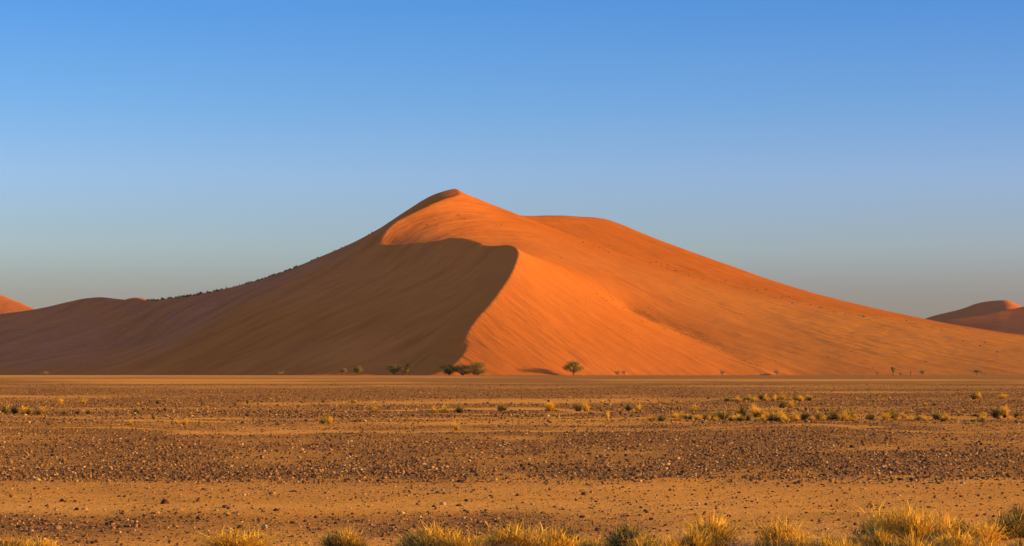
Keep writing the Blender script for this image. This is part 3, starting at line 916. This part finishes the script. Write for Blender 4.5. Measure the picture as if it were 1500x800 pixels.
# ---------------------------------------------------------------- tufts growing on the dune
TUF_D = [blade_mesh('dune_tuft', olive_m, 90, .5, 1., .12, 1.0, 900 + i, seg=2, tone=(.25, .85), branch=.5) for i in range(4)]
TUF_G = [blade_mesh('dune_tuft', grass_m, 90, .5, 1., .12, 1.0, 920 + i, seg=2, tone=(.3, 1.), branch=.5) for i in range(4)]


def tuft(px, py, w, h, kind, label, group):
    p = D.cast(px, py)
    if not p: return
    x, y, z = p
    o = link('dune_tuft', random.choice(TUF_D if kind == 'd' else TUF_G), None, (x, y, z - .05), random.uniform(0, 6.28), (w * K * y, w * K * y, h * K * y))
    tag(o, label, 'tuft', group)


def ridge_tuft(px, w, h, label, group):
    ys = np.arange(1190, 1420, 1.0)
    e = [(D.at((px - 750) * K * y, y) - CAMH) / y for y in ys]; y = float(ys[int(np.argmax(e))]) - random.uniform(0, 5); x = (px - 750) * K * y
    o = link('dune_tuft', random.choice(TUF_D), None, (x, y, D.at(x, y) - .1), random.uniform(0, 6.28), (w * K * y, w * K * y, h * K * y))
    tag(o, label, 'tuft', group)


def along(P, n, spread):
    out = []
    P = np.array(P, float)
    L = np.concatenate([[0], np.cumsum(np.hypot(*np.diff(P, axis=0).T))])
    for i in range(n):
        s = random.uniform(0, L[-1])
        out.append((np.interp(s, L, P[:, 0]) + random.gauss(0, spread), np.interp(s, L, P[:, 1]) + random.gauss(0, spread)))
    return out


for (px, py) in along([(215, 440), (250, 436), (300, 428.5), (350, 418.5), (400, 404.5), (440, 389)], 130, .9):
    ridge_tuft(px, random.uniform(2, 5.5), random.uniform(1.2, 4.2), 'dark little bush on the shaded left skyline of the dune', 'bushes along the left skyline')
for (px, py) in along([(440, 390), (500, 364.5), (556, 337)], 9, .6):
    ridge_tuft(px, random.uniform(2, 4), random.uniform(1.2, 2.6), 'tiny bush high on the shaded skyline of the dune', 'bushes high on the left skyline')
for (px, py) in along([(800, 333), (870, 360), (960, 386), (1050, 412), (1180, 448), (1290, 470)], 46, 3.0):
    tuft(px, py, random.uniform(1.5, 3.6), random.uniform(.9, 1.8), 'd', 'dark tuft on the fold across the upper sunlit slope', 'tufts along the upper fold')
for (px, py) in along([(870, 430), (940, 463), (1000, 488), (1060, 512), (1115, 538)], 105, 4.0):
    tuft(px, py, random.uniform(2, 4.5), random.uniform(1.2, 2.6), 'g', 'golden tuft on the lower fold of the sunlit slope', 'tufts along the lower fold')
for (px, py) in [(638, 322), (660, 324), (641, 331), (627, 329), (672, 316), (680, 322), (690, 330), (670, 337), (678, 341), (708, 315), (715, 322), (700, 345), (735, 330), (770, 362), (778, 371), (797, 363), (822, 378), (829, 402), (846, 441), (912, 477), (926, 484), (950, 489), (920, 470), (886, 515), (930, 515), (1020, 525)]:
    tuft(px, py, random.uniform(2.5, 5), random.uniform(1.2, 2.4), 'g', 'lone grass tuft on the bright open slope', 'tufts on the bright slope')
for (px, py) in along([(1120, 430), (1250, 462), (1340, 478), (1480, 510)], 34, 4.0) + [(random.uniform(1130, 1480), random.uniform(515, 545)) for _ in range(12)]:
    tuft(px, py, random.uniform(2, 4.5), random.uniform(1., 2.2), random.choice('dg'), 'small tuft on the dull right hand slope', 'tufts on the right hand slope')

# ---------------------------------------------------------------- sky, sun, camera
HAZE = 6e-6
SKY_S = .625
SKY_GAIN = [(0, (.70, .69, .93)), (.032, (.75, .73, 1.03)), (.05, (.87, .97, 1.40)), (.08, (.85, 1.06, 1.78)), (.111, (.60, .98, 1.75)), (.151, (.40, .86, 1.72)),
            (.3, (1.0, 1.4, 3.1)), (.6, (3.1, 2.75, 7.0)), (1, (3.7, 2.95, 7.8))]

w = bpy.data.worlds.new('World'); S.world = w; w.use_nodes = True
nt = w.node_tree; bg = nt.nodes['Background']
sky = N(nt, 'ShaderNodeTexSky', sky_type='NISHITA')
sky.sun_disc = False; sky.sun_elevation = SUN_EL; sky.sun_rotation = math.pi / 2 + SUN_PHI
sky.altitude = 600; sky.air_density = 1.0; sky.dust_density = 1.0; sky.ozone_density = 1.5
tcs = N(nt, 'ShaderNodeTexCoord').outputs['Generated']
sep = N(nt, 'ShaderNodeSeparateXYZ'); nt.links.new(tcs, sep.inputs[0])
# bluer air over a dusty horizon, unseen upper sky boosted to fill shade (a gain on the sky by elevation; colours / 7.8)
G_ = 7.8
tint = ramp(nt, sep.outputs['Z'], [(p, tuple(v / G_ for v in c)) for p, c in SKY_GAIN])
side = ramp(nt, maprange(nt, sep.outputs['X'], -.22, .22), [(0, (1.0, 1.0, 1.0)), (.5, (.95, .94, .955)), (1, (.91, .86, .90))])
skyc = mix(nt, 1., mix(nt, 1., sky.outputs['Color'], tint, 'MULTIPLY'), side, 'MULTIPLY')
nt.links.new(skyc, bg.inputs['Color'])
bg.inputs['Strength'].default_value = .10 * G_ * SKY_S

sl = bpy.data.lights.new('sun', 'SUN'); sl.energy = 4.55; sl.angle = math.radians(.5); sl.color = (1., .56, .09)
so = bpy.data.objects.new('sun', sl); COL.objects.link(so)
to_sun = Vector((math.cos(SUN_EL) * math.cos(SUN_PHI), -math.cos(SUN_EL) * math.sin(SUN_PHI), math.sin(SUN_EL)))
so.rotation_euler = to_sun.to_track_quat('Z', 'Y').to_euler()

if HAZE:
    hx0, hx1, hy0, hy1 = gx.min() - 40, gx.max() + 40, gy.min() - 40, gy.max() + 40
    bm = bmesh.new(); bmesh.ops.create_cube(bm, size=1)
    for v in bm.verts:
        v.co = Vector(((hx0 + hx1) / 2 + v.co.x * (hx1 - hx0), (hy0 + hy1) / 2 + v.co.y * (hy1 - hy0), 70.5 + v.co.z * 145))
    hm = bpy.data.materials.new('desert haze'); hm.use_nodes = True; hn = hm.node_tree
    hn.nodes.remove(hn.nodes['Principled BSDF'])
    pv = N(hn, 'ShaderNodeVolumePrincipled'); pv.inputs['Density'].default_value = HAZE
    pv.inputs['Color'].default_value = (.62, .70, .92, 1); pv.inputs['Anisotropy'].default_value = .5
    hn.links.new(pv.outputs[0], hn.nodes['Material Output'].inputs['Volume'])
    hme = bpy.data.meshes.new('haze'); bm.to_mesh(hme); bm.free(); hme.materials.append(hm)
    ho = link('haze', hme); ho['kind'] = 'stuff'

cam = bpy.data.cameras.new('camera'); co_ = bpy.data.objects.new('camera', cam); COL.objects.link(co_)
cam.lens = LENS; cam.sensor_width = 36; cam.sensor_fit = 'HORIZONTAL'; cam.shift_y = (HZ - 400) / 1500
cam.clip_start = .5; cam.clip_end = 9000
co_.location = (0, 0, CAMH); co_.rotation_euler = (math.pi / 2, 0, 0)
S.camera = co_
S.view_settings.view_transform = 'Standard'; S.view_settings.look = 'None'
S.view_settings.exposure = 1.2; S.view_settings.gamma = 1
